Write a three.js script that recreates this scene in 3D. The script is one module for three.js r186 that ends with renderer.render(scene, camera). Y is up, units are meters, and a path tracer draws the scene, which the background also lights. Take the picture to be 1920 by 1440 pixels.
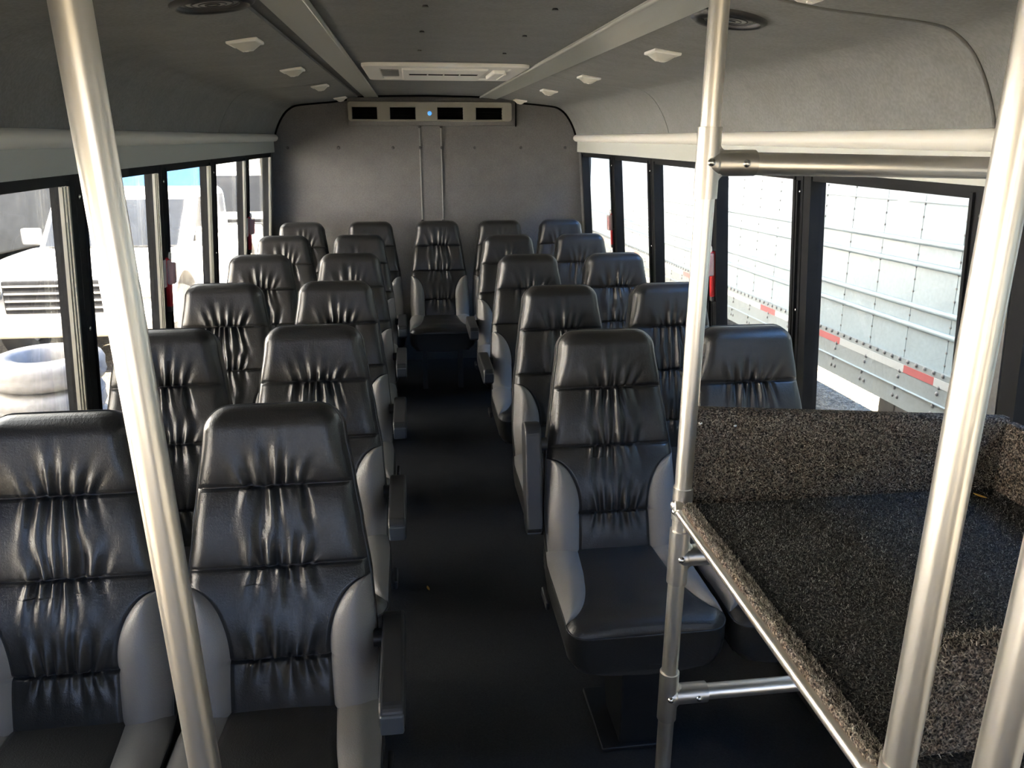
import * as THREE from 'three';
import { Sky } from 'three/addons/objects/Sky.js';
import { RoundedBoxGeometry } from 'three/addons/geometries/RoundedBoxGeometry.js';
import { mergeGeometries, toCreasedNormals } from 'three/addons/utils/BufferGeometryUtils.js';

// ---------------------------------------------------------------- camera, sky, sun, exposure
const scene = new THREE.Scene();
const renderer = new THREE.WebGLRenderer({ antialias: true });
renderer.toneMapping = THREE.LinearToneMapping;
renderer.toneMappingExposure = 15.5;
renderer.shadowMap.enabled = true;

const camera = new THREE.PerspectiveCamera(52.68, 4 / 3, 0.05, 200);
camera.position.set(-0.15, 1.66, 0);
camera.quaternion.setFromRotationMatrix(new THREE.Matrix4().set(
  0.99193, 0.03738, -0.12115, 0,
  0.00106, 0.95309, 0.30270, 0,
  0.12678, -0.30038, 0.94536, 0,
  0, 0, 0, 1));

const sunDir = new THREE.Vector3(0.8, 0.66, 0.26).normalize();
const sky = new Sky();
sky.name = 'sky';
sky.scale.setScalar(1000);
sky.material.uniforms.turbidity.value = 10;
sky.material.uniforms.rayleigh.value = 0.11;
sky.material.uniforms.mieCoefficient.value = 0.004;
sky.material.uniforms.mieDirectionalG.value = 0.75;
sky.material.uniforms.sunPosition.value.copy(sunDir);
scene.add(sky);
scene.backgroundIntensity = 0.5;
scene.environmentIntensity = 0.5;

const sun = new THREE.DirectionalLight(0xffecd0, 14);
sun.name = 'sun';
sun.position.copy(sunDir).multiplyScalar(40);
sun.castShadow = true;
sun.shadow.mapSize.set(2048, 2048);
Object.assign(sun.shadow.camera, { left: -25, right: 25, top: 25, bottom: -25, near: 1, far: 100 });
scene.add(sun); scene.add(sun.target);

// ---------------------------------------------------------------- helpers
const V = (x, y, z) => new THREE.Vector3(x, y, z);
function rng(seed) { let a = seed >>> 0; return () => { a = (a + 0x6d2b79f5) >>> 0; let t = a; t = Math.imul(t ^ (t >>> 15), t | 1); t ^= t + Math.imul(t ^ (t >>> 7), t | 61); return ((t ^ (t >>> 14)) >>> 0) / 4294967296; }; }
const taken = new Map();
function numbered(name) { const n = taken.get(name) ?? 0; taken.set(name, n + 1); return n ? name + '_' + String(n).padStart(3, '0') : name; }
function shade(o) { o.castShadow = true; o.receiveShadow = true; return o; }
function mesh(name, geo, mat, parent = scene) { const m = shade(new THREE.Mesh(geo, mat)); m.name = parent === scene ? numbered(name) : name; parent.add(m); return m; }
function tag(o, label, category, group, kind) { o.userData.label = label; if (category) o.userData.category = category; if (group) o.userData.group = group; if (kind) o.userData.kind = kind; return o; }
function thing(name, label, category, pos = [0, 0, 0], group, kind, parent = scene) {
  const g = new THREE.Group(); g.name = numbered(name); g.position.set(...pos); parent.add(g); return tag(g, label, category, group, kind);
}
// uv in metres by dominant face direction
function metric(geo) {
  const g = geo.index ? geo.toNonIndexed() : geo, p = g.attributes.position, uv = new Float32Array(p.count * 2), a = V(), b = V(), c = V(), n = V();
  for (let i = 0; i < p.count; i += 3) {
    a.fromBufferAttribute(p, i); b.fromBufferAttribute(p, i + 1); c.fromBufferAttribute(p, i + 2);
    n.copy(b).sub(a).cross(c.clone().sub(a));
    const ax = Math.abs(n.x), ay = Math.abs(n.y), az = Math.abs(n.z), k = ax >= ay && ax >= az ? 0 : ay >= az ? 1 : 2;
    [a, b, c].forEach((q, j) => { uv[(i + j) * 2] = k === 0 ? q.z : q.x; uv[(i + j) * 2 + 1] = k === 1 ? q.z : q.y; });
  }
  g.setAttribute('uv', new THREE.BufferAttribute(uv, 2));
  return g;
}
const bxRaw = (w, h, d, x, y, z) => new THREE.BoxGeometry(w, h, d).translate(x, y, z);
const bx = (w, h, d, x = 0, y = 0, z = 0) => metric(bxRaw(w, h, d, x, y, z));
// box from limits
const lim = (x0, x1, y0, y1, z0, z1) => bx(x1 - x0, y1 - y0, z1 - z0, (x0 + x1) / 2, (y0 + y1) / 2, (z0 + z1) / 2);
const rb = (w, h, d, r, x = 0, y = 0, z = 0, seg = 2) => metric(new RoundedBoxGeometry(w, h, d, seg, r).translate(x, y, z));
function rod(a, b, r, seg = 20, r2 = r) {
  const d = b.clone().sub(a), g = new THREE.CylinderGeometry(r2, r, d.length(), seg);
  g.applyQuaternion(new THREE.Quaternion().setFromUnitVectors(V(0, 1, 0), d.clone().normalize()));
  return g.translate((a.x + b.x) / 2, (a.y + b.y) / 2, (a.z + b.z) / 2);
}
function merge(list) { return mergeGeometries(list.map((g) => { const q = g.index ? g.toNonIndexed() : g.clone(); for (const k of Object.keys(q.attributes)) if (!['position', 'normal', 'uv'].includes(k)) q.deleteAttribute(k); return q; })); }
// profile of [x, y] points extruded along z
function prism(pts, z0, z1, bevel = 0) {
  const s = new THREE.Shape(pts.map(([x, y]) => new THREE.Vector2(x, y)));
  const g = new THREE.ExtrudeGeometry(s, { depth: z1 - z0 - 2 * bevel, bevelEnabled: bevel > 0, bevelSize: bevel, bevelThickness: bevel, bevelSegments: 2, bevelOffset: -bevel, steps: 1 });
  return metric(g.translate(0, 0, z0 + bevel));
}

// ---------------------------------------------------------------- textures
function texture(n, fn, srgb, repeat) {
  const data = new Uint8Array(n * n * 4);
  for (let y = 0; y < n; y++) for (let x = 0; x < n; x++) { const c = fn(x, y); for (let k = 0; k < 3; k++) data[(y * n + x) * 4 + k] = Math.max(0, Math.min(255, Array.isArray(c) ? c[k] : c)); data[(y * n + x) * 4 + 3] = 255; }
  const t = new THREE.DataTexture(data, n, n);
  t.wrapS = t.wrapT = THREE.RepeatWrapping; t.magFilter = THREE.LinearFilter; t.minFilter = THREE.LinearMipmapLinearFilter; t.generateMipmaps = true;
  if (srgb) t.colorSpace = THREE.SRGBColorSpace;
  t.repeat.set(repeat, repeat); t.needsUpdate = true;
  return t;
}
// tiling value noise
function noiseField(n, cells, seed) {
  const r = rng(seed), v = Array.from({ length: cells * cells }, r);
  return (x, y) => {
    const fx = (x / n) * cells, fy = (y / n) * cells, ix = Math.floor(fx), iy = Math.floor(fy), u = fx - ix, w = fy - iy, s = u * u * (3 - 2 * u), t = w * w * (3 - 2 * w);
    const g = (i, j) => v[((j % cells + cells) % cells) * cells + ((i % cells + cells) % cells)];
    return (g(ix, iy) * (1 - s) + g(ix + 1, iy) * s) * (1 - t) + (g(ix, iy + 1) * (1 - s) + g(ix + 1, iy + 1) * s) * t;
  };
}
const N = 256, nA = noiseField(N, 8, 1), nB = noiseField(N, 32, 2), nC = noiseField(N, 96, 3), nD = noiseField(N, 128, 4), white = rng(77);
const grain = texture(N, (x, y) => 128 + (nB(x, y) - 0.5) * 70 + (nC(x, y) - 0.5) * 110, false, 9);
const vinylBump = texture(N, (x, y) => 128 + (nD(x, y) - 0.5) * 160 + (nB(x, y) - 0.5) * 40, false, 5);
const speck = texture(N, (x, y) => { const k = 236 + (nC(x, y) - 0.5) * 26 + (nA(x, y) - 0.5) * 14; return [k, k, k]; }, true, 2);
const carpetMap = texture(N, (x, y) => { const k = 128 + (nD(x, y) - 0.5) * 190 + (nC(x, y) - 0.5) * 130 + (white() - 0.5) * 60; const w = nB(x, y) * 14; return [k + w, k, k - w * 0.6]; }, true, 4.5);
const carpetBump = texture(N, (x, y) => 128 + (nD(x, y) - 0.5) * 200 + (white() - 0.5) * 90, false, 4.5);
const floorMap = texture(N, (x, y) => { const k = 190 + (nC(x, y) - 0.5) * 60 + (white() > 0.985 ? 60 : 0); return [k, k, k * 1.03]; }, true, 3);
const gravelMap = texture(N, (x, y) => { const k = 150 + (nB(x, y) - 0.5) * 60 + (nD(x, y) - 0.5) * 110 + (white() - 0.5) * 70; return [k * 1.04, k, k * 0.92]; }, true, 0.7);
const gravelBump = texture(N, (x, y) => 128 + (nD(x, y) - 0.5) * 180 + (nB(x, y) - 0.5) * 60, false, 0.7);
const dustMap = texture(N, (x, y) => { const k = 228 + (nA(x, y) - 0.5) * 14 + (nD(x, y) - 0.5) * 14; return [k, k, k]; }, true, 0.6);

// ---------------------------------------------------------------- materials
const lin = (r, g, b) => new THREE.Color().setRGB(r, g, b);
const std = (o) => new THREE.MeshStandardMaterial(o);
const phy = (o) => new THREE.MeshPhysicalMaterial(o);
const M = {
  leather: phy({ name: 'black leather', color: lin(0.023, 0.0225, 0.022), roughness: 0.33, bumpMap: grain, bumpScale: 0.0006, specularIntensity: 1 }),
  greyLeather: phy({ name: 'grey leather', color: lin(0.2, 0.193, 0.187), roughness: 0.42, bumpMap: grain, bumpScale: 0.0005 }),
  piping: std({ name: 'seat piping', color: lin(0.02, 0.02, 0.022), roughness: 0.5 }),
  stitch: std({ name: 'stitching', color: lin(0.06, 0.06, 0.06), roughness: 0.8 }),
  plastic: std({ name: 'black plastic', color: lin(0.02, 0.021, 0.024), roughness: 0.45 }),
  capPlastic: std({ name: 'slate plastic', color: lin(0.06, 0.07, 0.085), roughness: 0.35 }),
  blackSteel: std({ name: 'black painted steel', color: lin(0.012, 0.012, 0.013), roughness: 0.45 }),
  steelLeg: std({ name: 'grey painted steel', color: lin(0.08, 0.08, 0.082), roughness: 0.4 }),
  tube: std({ name: 'brushed stainless tube', color: lin(0.92, 0.88, 0.81), metalness: 1, roughness: 0.34 }),
  fitting: std({ name: 'cast fitting', color: lin(0.72, 0.69, 0.64), metalness: 1, roughness: 0.36 }),
  screw: std({ name: 'bright screw', color: lin(0.8, 0.8, 0.78), metalness: 1, roughness: 0.25 }),
  darkScrew: std({ name: 'dark screw', color: lin(0.05, 0.05, 0.05), roughness: 0.5 }),
  vinyl: std({ name: 'grey ceiling vinyl', color: lin(0.225, 0.228, 0.224), roughness: 0.75, map: speck, bumpMap: vinylBump, bumpScale: 0.0006 }),
  vinylMid: std({ name: 'grey centre panel', color: lin(0.215, 0.22, 0.222), roughness: 0.7, map: speck, bumpMap: vinylBump, bumpScale: 0.0006 }),
  rear: std({ name: 'rear wall panel', color: lin(0.15, 0.146, 0.142), roughness: 0.6, map: speck, bumpMap: vinylBump, bumpScale: 0.0005 }),
  strip: std({ name: 'seam strip', color: lin(0.36, 0.37, 0.34), roughness: 0.35 }),
  mould: std({ name: 'shade moulding', color: lin(0.78, 0.76, 0.7), roughness: 0.35 }),
  valance: std({ name: 'valance', color: lin(0.5, 0.52, 0.49), roughness: 0.5 }),
  side: std({ name: 'side panel', color: lin(0.16, 0.165, 0.165), roughness: 0.7, map: speck }),
  frame: phy({ name: 'black window frame', color: lin(0.01, 0.011, 0.013), roughness: 0.6, specularIntensity: 0.35 }),
  track: std({ name: 'aluminium track', color: lin(0.3, 0.3, 0.27), roughness: 0.45, metalness: 0.6 }),
  red: std({ name: 'red plastic', color: lin(0.55, 0.02, 0.03), roughness: 0.4 }),
  clear: phy({ name: 'clear plastic', color: lin(0.9, 0.9, 0.9), roughness: 0.25, transmission: 0.7, thickness: 0 }),
  glass: phy({ name: 'window glass', color: lin(0.93, 0.95, 0.95), roughness: 0, transmission: 1, thickness: 0, ior: 1.5 }),
  dustyGlass: phy({ name: 'dusty window glass', color: lin(0.9, 0.92, 0.93), map: dustMap, roughness: 0.02, transmission: 1, thickness: 0, ior: 1.5 }),
  floor: std({ name: 'black rubber floor', color: lin(0.032, 0.031, 0.03), roughness: 0.7, map: floorMap, bumpMap: vinylBump, bumpScale: 0.0008 }),
  carpet: std({ name: 'charcoal carpet', color: lin(0.13, 0.123, 0.112), roughness: 1, map: carpetMap, bumpMap: carpetBump, bumpScale: 0.004 }),
  carpetTan: std({ name: 'grey brown carpet', color: lin(0.4, 0.35, 0.29), roughness: 1, map: carpetMap, bumpMap: carpetBump, bumpScale: 0.004 }),
  white: std({ name: 'white plastic', color: lin(0.86, 0.85, 0.81), roughness: 0.4 }),
  greyPlastic: std({ name: 'grey plastic', color: lin(0.22, 0.22, 0.21), roughness: 0.5 }),
  beige: std({ name: 'vent bezel', color: lin(0.23, 0.22, 0.185), roughness: 0.4 }),
  lens: phy({ name: 'lamp lens', color: lin(0.86, 0.84, 0.76), roughness: 0.3, transmission: 0.25, thickness: 0 }),
  led: std({ name: 'blue indicator', color: lin(0.1, 0.3, 0.6), roughness: 0.3, emissive: lin(0.1, 0.4, 1), emissiveIntensity: 0.06 }),
  black: phy({ name: 'matt black', color: lin(0.004, 0.004, 0.004), roughness: 1, specularIntensity: 0.1 }),
  leaf: std({ name: 'dry leaf', color: lin(0.6, 0.33, 0.05), roughness: 0.7 }),
  // outside
  gravel: std({ name: 'gravel', color: lin(0.4, 0.38, 0.34), roughness: 1, map: gravelMap, bumpMap: gravelBump, bumpScale: 0.02 }),
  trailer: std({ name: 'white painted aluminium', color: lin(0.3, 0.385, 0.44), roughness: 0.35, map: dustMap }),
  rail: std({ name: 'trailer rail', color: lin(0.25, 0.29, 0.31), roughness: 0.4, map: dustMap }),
  rivet: std({ name: 'rivet', color: lin(0.2, 0.2, 0.21), roughness: 0.5 }),
  tapeRed: std({ name: 'red tape', color: lin(0.36, 0.075, 0.085), roughness: 0.3 }),
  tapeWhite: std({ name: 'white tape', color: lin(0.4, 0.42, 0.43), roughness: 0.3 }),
  body: std({ name: 'white car paint', color: lin(0.8, 0.8, 0.79), roughness: 0.25 }),
  carGlass: std({ name: 'dark car glass', color: lin(0.03, 0.035, 0.045), roughness: 0.08 }),
  slate: std({ name: 'slate blue paint', color: lin(0.006, 0.0075, 0.0095), roughness: 0.55 }),
  tyre: std({ name: 'tyre rubber', color: lin(0.05, 0.05, 0.05), roughness: 0.8 }),
  tyreGrey: std({ name: 'weathered tyre rubber', color: lin(0.42, 0.41, 0.4), roughness: 0.9, map: dustMap }),
  rim: std({ name: 'steel rim', color: lin(0.6, 0.6, 0.6), roughness: 0.35, metalness: 0.7 }),
  amber: std({ name: 'headlight glass', color: lin(0.3, 0.3, 0.29), roughness: 0.2 }),
};

// ================================================================ THE BUS SHELL
const ZB = -5.9, ZF = 2.3;                           // rear wall and front wall
// inner roof line, right half
const profKeys = [[0, 1.948], [0.36, 1.943], [0.49, 1.932], [0.65, 1.905], [0.776, 1.893], [0.9, 1.88], [0.95, 1.866], [0.995, 1.834], [1.03, 1.79], [1.058, 1.74], [1.078, 1.69], [1.085, 1.655]];
const prof = new THREE.SplineCurve(profKeys.map(([x, y]) => new THREE.Vector2(x, y))).getPoints(66).map((q) => [q.x, q.y]);
const roofAt = (x) => { x = Math.abs(x); for (let i = 1; i < prof.length; i++) if (x <= prof[i][0]) { const [a, b] = [prof[i - 1], prof[i]], t = (x - a[0]) / (b[0] - a[0]); return a[1] + t * (b[1] - a[1]); } return 1.65; };
function ribbon(xa, xb, drop, th, z0, z1, n = 14) {   // strip of roof lining between xa and xb
  const lo = [], hi = [];
  for (let i = 0; i <= n; i++) { const x = xa + ((xb - xa) * i) / n; lo.push([x, roofAt(x) - drop]); hi.push([x, roofAt(x) - drop + th]); }
  return prism([...lo, ...hi.reverse()], z0, z1);
}
{
  const c = thing('ceiling', 'grey vinyl lined bus ceiling curving down to both sides', 'ceiling', [0, 0, 0], null, 'structure');
  // outer roof shell
  const outer = [[1.2, 1.6], [1.2, 1.78], [1.16, 1.9], [1.05, 2.01], [0.8, 2.05], [0, 2.08]];
  const pts = [...prof.map(([x, y]) => [x, y + 0.012]).map(([x, y]) => [x + (x > 1 ? 0.012 : 0), y]).reverse()].concat();
  const loop = [[1.1, 1.6], ...outer, ...outer.slice(0, -1).reverse().map(([x, y]) => [-x, y]), [-1.1, 1.6], ...pts.map(([x, y]) => [-x, y]), ...pts.slice(0, -1).reverse()];
  mesh('roof_shell', prism(loop, ZB - 0.1, ZF + 0.1), M.side, c);
  // lining panels: side coves in lengths, centre panel in lengths; joints of 3 mm
  const cove = (s, z0, z1) => {
    const lo = prof.filter(([x]) => x >= 0.49), hi = lo.map(([x, y]) => [x + (x > 0.93 ? 0.009 : 0), y + 0.009]).reverse();
    const p = [...lo, ...hi].map(([x, y]) => [x * s, y]);
    return prism(s > 0 ? p : p.reverse(), z0, z1);
  };
  const smooth = (g) => toCreasedNormals(g, 0.5);
  for (const s of [-1, 1]) {
    const cuts = s > 0 ? [ZF, -0.4, -1.58, -3.75, ZB] : [ZF, -0.9, -4.2, ZB];
    for (let i = 0; i + 1 < cuts.length; i++) mesh('lining_panel', smooth(cove(s, cuts[i + 1] + 0.003, cuts[i] - 0.003)), M.vinyl, c);
  }
  for (const [a, b] of [[ZF, -0.9], [-0.9, -3.3], [-3.3, ZB]]) mesh('centre_panel', ribbon(-0.4, 0.4, 0, 0.009, b + 0.0015, a - 0.0015, 10), M.vinylMid, c);
  const screwGeo = new THREE.CylinderGeometry(0.006, 0.008, 0.004, 10);
  for (const [x, z] of [[-0.1, -1.95], [-0.1, -2.4], [-0.1, -2.9], [0.2, -1.95], [0.2, -2.45], [0.2, -2.95]]) { const m = mesh('fastener', screwGeo, M.darkScrew, c); m.position.set(x, roofAt(x) - 0.002, z); }
  // batten over the right panel joint
  const b = prof.filter(([x]) => x >= 0.5);
  const tube = new THREE.TubeGeometry(new THREE.CatmullRomCurve3(b.map(([x, y]) => V(x - 0.002, y - 0.001, -1.58))), 50, 0.0035, 6);
  mesh('joint_bead', tube, M.vinyl, c);
}
for (const [i, s] of [[1, -1], [2, 1]]) {
  const xa = s < 0 ? -0.44 : 0.372, xb = s < 0 ? -0.352 : 0.484;
  const t = thing('trim_' + i, s < 0 ? 'pale seam strip running along the ceiling left of centre' : 'pale seam strip running along the ceiling right of centre', 'trim', [0, 0, 0], null, 'structure');
  mesh('strip', ribbon(xa, xb, 0.012, 0.014, ZB + 0.02, ZF, 4), M.strip, t);
  const e = s < 0 ? xb : xa;
  mesh('strip_edge', rod(V(e, roofAt(e) - 0.009, ZB + 0.02), V(e, roofAt(e) - 0.009, ZF), 0.006, 8), M.strip, t);
}
{
  const f = mesh('floor', lim(-1.22, 1.22, -0.12, 0, ZB - 0.06, ZF + 0.06), M.floor);
  tag(f, 'black rubber floor of the bus aisle', 'floor', null, 'structure');
}
// side windows --------------------------------------------------------------------------------
const SILL = 0.68, HEAD = 1.585;
let windowCount = 0;
const LEAN = 0.08;                                   // the side walls lean inwards
function sideWindow(s, z0, z1, o = {}) {              // z0 > z1: opening from z0 back to z1; local origin on the glass line at 1.25 m
  const f = o.f ?? 0.06, g = thing('window_' + (++windowCount), o.label, 'window', [1.13 * s, 1.25, 0], null, 'structure');
  g.rotation.z = s * LEAN;
  const y0 = (o.y0 ?? SILL) - 1.25, y1 = HEAD - 1.25, d = 0.045, a = Math.min(0, s * d), b = Math.max(0, s * d), m = 0.003;
  const inner = (t, h0, h1, za, zb) => lim(Math.min(0, -s * t), Math.max(0, -s * t), h0, h1, za, zb);
  mesh('frame_post', lim(a, b, y0, y1, z0 - f, z0 - m), M.frame, g);
  mesh('frame_post', lim(a, b, y0, y1, z1 + m, z1 + f), M.frame, g);
  mesh('frame_rail', lim(a, b, y1 - 0.054, y1, z1 + f, z0 - f), M.frame, g);
  mesh('frame_rail', lim(a, b, y0, y0 + 0.04, z1 + f, z0 - f), M.frame, g);
  for (const zz of [z0 - f + 0.005, z1 + f - 0.005]) mesh('glazing_bead', inner(0.006, y0 + 0.02, y1 - 0.04, zz - 0.005, zz + 0.005), M.frame, g);
  const n = o.tracks === false ? 0 : s < 0 ? 3 : 2;
  for (let k = 0; k < n; k++) { const zz = s < 0 ? z1 + f + 0.008 + k * 0.02 : z0 - f + 0.02 + k * 0.016; mesh('slider_track', inner(0.01, y0 + 0.04, y1 - 0.055, zz - 0.0045, zz + 0.0045), s < 0 ? M.track : M.frame, g); }
  const px = s * 0.028;
  mesh('pane', lim(px - 0.003, px + 0.003, y0 + 0.03, y1 - 0.045, z1 + f - 0.01, z0 - f + 0.01), s < 0 ? M.dustyGlass : M.glass, g);
  for (const [yy, zz] of [[y1 - 0.09, z0 - 0.022], [y0 + 0.42, z0 - 0.022], [y0 + 0.12, z1 + 0.022]]) mesh('screw', new THREE.SphereGeometry(0.0075, 10, 6).scale(0.5, 1, 1).translate(-s * 0.002, yy, zz), M.screw, g);
  if (o.handleZ) {
    const hz = o.handleZ, hx = -s * 0.014, h = new THREE.Group(); h.name = 'release_handle'; h.userData.label = 'red emergency release handle'; g.add(h);
    mesh('handle_base', rb(0.02, 0.2, 0.026, 0.005, hx + s * 0.004, -0.15, hz), M.red, h);
    mesh('handle_grip', rb(0.024, 0.085, 0.036, 0.008, hx - s * 0.012, -0.11, hz + 0.004), M.red, h);
    mesh('safety_cover', rb(0.03, 0.1, 0.046, 0.008, hx - s * 0.012, -0.105, hz + 0.006), M.clear, h);
    mesh('hook', new THREE.TorusGeometry(0.012, 0.004, 8, 16).rotateY(Math.PI / 2).translate(hx - s * 0.004, -0.042, hz), M.white, h);
    if (s < 0) mesh('label_plate', rb(0.003, 0.11, 0.05, 0.001, hx + s * 0.009, -0.11, hz + 0.03), M.white, h);
    mesh('handle_foot', rb(0.018, 0.022, 0.03, 0.003, hx + s * 0.004, -0.258, hz), M.steelLeg, h);
  }
  return g;
}
const leftCuts = [-0.75, -1.6, -2.445, -3.27, -4.1, -4.945, -5.83], rightCuts = [-1.59, -2.437, -3.225, -4.09, -4.905, -5.83];
const nth = ['first', 'second', 'third', 'fourth', 'fifth', 'sixth'];
for (let i = 0; i + 1 < leftCuts.length; i++) sideWindow(-1, leftCuts[i], leftCuts[i + 1], { label: `black framed dusty window, ${nth[i]} from the front on the left side`, handleZ: i === 3 ? -3.27 : i === 5 ? -4.965 : 0 });
for (let i = 0; i + 1 < rightCuts.length; i++) sideWindow(1, rightCuts[i], rightCuts[i + 1], { label: `black framed window facing the trailer, ${nth[i]} from the front on the right`, handleZ: i === 1 ? -3.2 : i === 4 ? -4.94 : 0, tracks: i > 0 });
sideWindow(1, -0.62, -1.5, { label: 'black framed window beside the luggage shelf at the right edge', tracks: false });
sideWindow(-1, 1.3, -0.55, { label: 'large driver side window beside the cab on the left', tracks: false });
{
  // walls: below, between and above the openings
  const piece = (w, name, s, y0, y1, z0, z1, mat = M.side) => { const m = mesh(name, lim(Math.min(-s * 0.002, s * 0.06), Math.max(-s * 0.002, s * 0.06), y0 - 1.25, y1 - 1.25, z0, z1), mat, w); m.position.set(s * 1.13, 1.25, 0); m.rotation.z = s * LEAN; return m; };
  const wl = thing('wall_left', 'grey side wall below the left windows', 'wall', [0, 0, 0], null, 'structure');
  piece(wl, 'lower_panel', -1, -0.05, SILL, ZB, ZF);
  piece(wl, 'header', -1, HEAD, 1.7, ZB, ZF);
  for (const [a, b] of [[-0.75, -0.55], [1.3, ZF], [ZB, -5.83]]) piece(wl, 'pillar', -1, SILL, HEAD, a, b);
  const wr = thing('wall_right', 'grey side wall below the right windows', 'wall', [0, 0, 0], null, 'structure');
  for (const [a, b] of [[ZB, -0.45], [0.75, ZF]]) { piece(wr, 'lower_panel', 1, -0.05, SILL, a, b); piece(wr, 'header', 1, HEAD, 1.7, a, b); }
  for (const [a, b] of [[-1.59, -1.5], [-0.62, -0.45], [0.75, ZF], [ZB, -5.83]]) piece(wr, 'pillar', 1, SILL, HEAD, a, b);
  // entrance door on the right beside the camera
  const d = thing('door_1', 'glazed entrance door at the front right of the bus', 'door', [0, 0, 0], null, 'structure');
  for (const [z0, z1] of [[-0.45, 0.15], [0.15, 0.75]]) {
    mesh('door_frame', merge([lim(1.14, 1.18, 0, 1.66, z0, z0 + 0.05), lim(1.14, 1.18, 0, 1.66, z1 - 0.05, z1), lim(1.14, 1.18, 0, 0.25, z0 + 0.05, z1 - 0.05), lim(1.14, 1.18, 1.58, 1.66, z0 + 0.05, z1 - 0.05)]), M.frame, d);
    mesh('pane', lim(1.157, 1.163, 0.24, 1.59, z0 + 0.04, z1 - 0.04), M.glass, d);
  }
  // bulkhead over the cab opening, then the front wall with the windscreen
  const wf = thing('wall_front', 'front wall of the bus around the windscreen', 'wall', [0, 0, 0], null, 'structure');
  mesh('bulkhead', lim(-1.19, 1.19, 1.7, 2.0, 0.8, 0.86), M.vinyl, wf);
  mesh('cab_roof', lim(-1.19, 1.19, 1.7, 1.76, 0.86, ZF + 0.06), M.vinyl, wf);
  mesh('dash_panel', lim(-1.19, 1.19, 0, 0.7, ZF, ZF + 0.06), M.side, wf);
  for (const s of [-1, 1]) mesh('pillar', lim(s * 1.1 - 0.09, s * 1.1 + 0.09, 0.7, 1.7, ZF, ZF + 0.06), M.side, wf);
  const ws = thing('window_' + (++windowCount), 'windscreen at the front of the bus', 'window', [0, 0, 0], null, 'structure');
  mesh('pane', lim(-1.02, 1.02, 0.69, 1.71, ZF + 0.02, ZF + 0.03), M.glass, ws);
}
// shade mouldings and valances above the windows
for (const s of [-1, 1]) {
  const z0 = s > 0 ? -1.5 : 0.6, side = s < 0 ? 'left' : 'right', lab = s < 0 ? 'dull rounded shade moulding and valance above the left windows' : 'bright cream rounded moulding and valance above the right windows';
  const t = thing('trim_' + (s < 0 ? 3 : 4), lab, 'trim', [0, 0, 0], null, 'structure');
  const c = []; for (let i = 0; i <= 12; i++) { const a = (Math.PI * i) / 12; c.push([s * (1.088 - Math.sin(a) * 0.03), 1.657 + Math.cos(a) * 0.025]); }
  c.push([s * 1.13, 1.632], [s * 1.13, 1.682]);
  mesh('rounded_moulding', toCreasedNormals(prism(s > 0 ? c.reverse() : c, ZB + 0.005, z0), 0.6), M.mould, t);
  mesh('valance', lim(Math.min(s * 1.09, s * 1.11), Math.max(s * 1.09, s * 1.11), 1.56, 1.633, ZB + 0.005, z0), M.valance, t);
}
{
  const w = thing('wall_rear', 'grey rear wall panel behind the back row of seats', 'wall', [0, 0, ZB], null, 'structure');
  mesh('wall_panel', lim(-1.2, 1.2, -0.1, 2.06, -0.08, 0), M.rear, w);
  // edge bead following the roof line
  const b = [...prof].reverse().map(([x, y]) => V(-x + 0.004, y - 0.004, 0.004)).concat(prof.slice(1).map(([x, y]) => V(x - 0.004, y - 0.004, 0.004)));
  mesh('edge_bead', new THREE.TubeGeometry(new THREE.CatmullRomCurve3(b), 160, 0.008, 6), M.black, w);
  const sg = new THREE.SphereGeometry(0.011, 10, 6).scale(1, 1, 0.4);
  for (const x of [-1.0, -0.645, -0.26, 0.33, 0.67, 1.0]) { const m = mesh('screw', sg, M.darkScrew, w); m.position.set(x, 1.59, 0.002); }
  const ch = new THREE.Group(); ch.name = 'conduit_cover'; w.add(ch);
  mesh('cover_plate', lim(-0.066, 0.09, 1.05, 1.745, 0, 0.006), M.rear, ch);
  for (const x of [-0.066, 0.088]) mesh('edge_strip', rb(0.009, 0.69, 0.016, 0.003, x, 1.395, 0.004), M.greyPlastic, ch);
  for (const [x, y] of [[-0.066, 1.735], [0.088, 1.735], [-0.066, 1.59], [0.088, 1.59], [-0.066, 1.07], [0.088, 1.07]]) { const m = mesh('screw', sg, M.darkScrew, ch); m.position.set(x, y, 0.013); }
}
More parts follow.
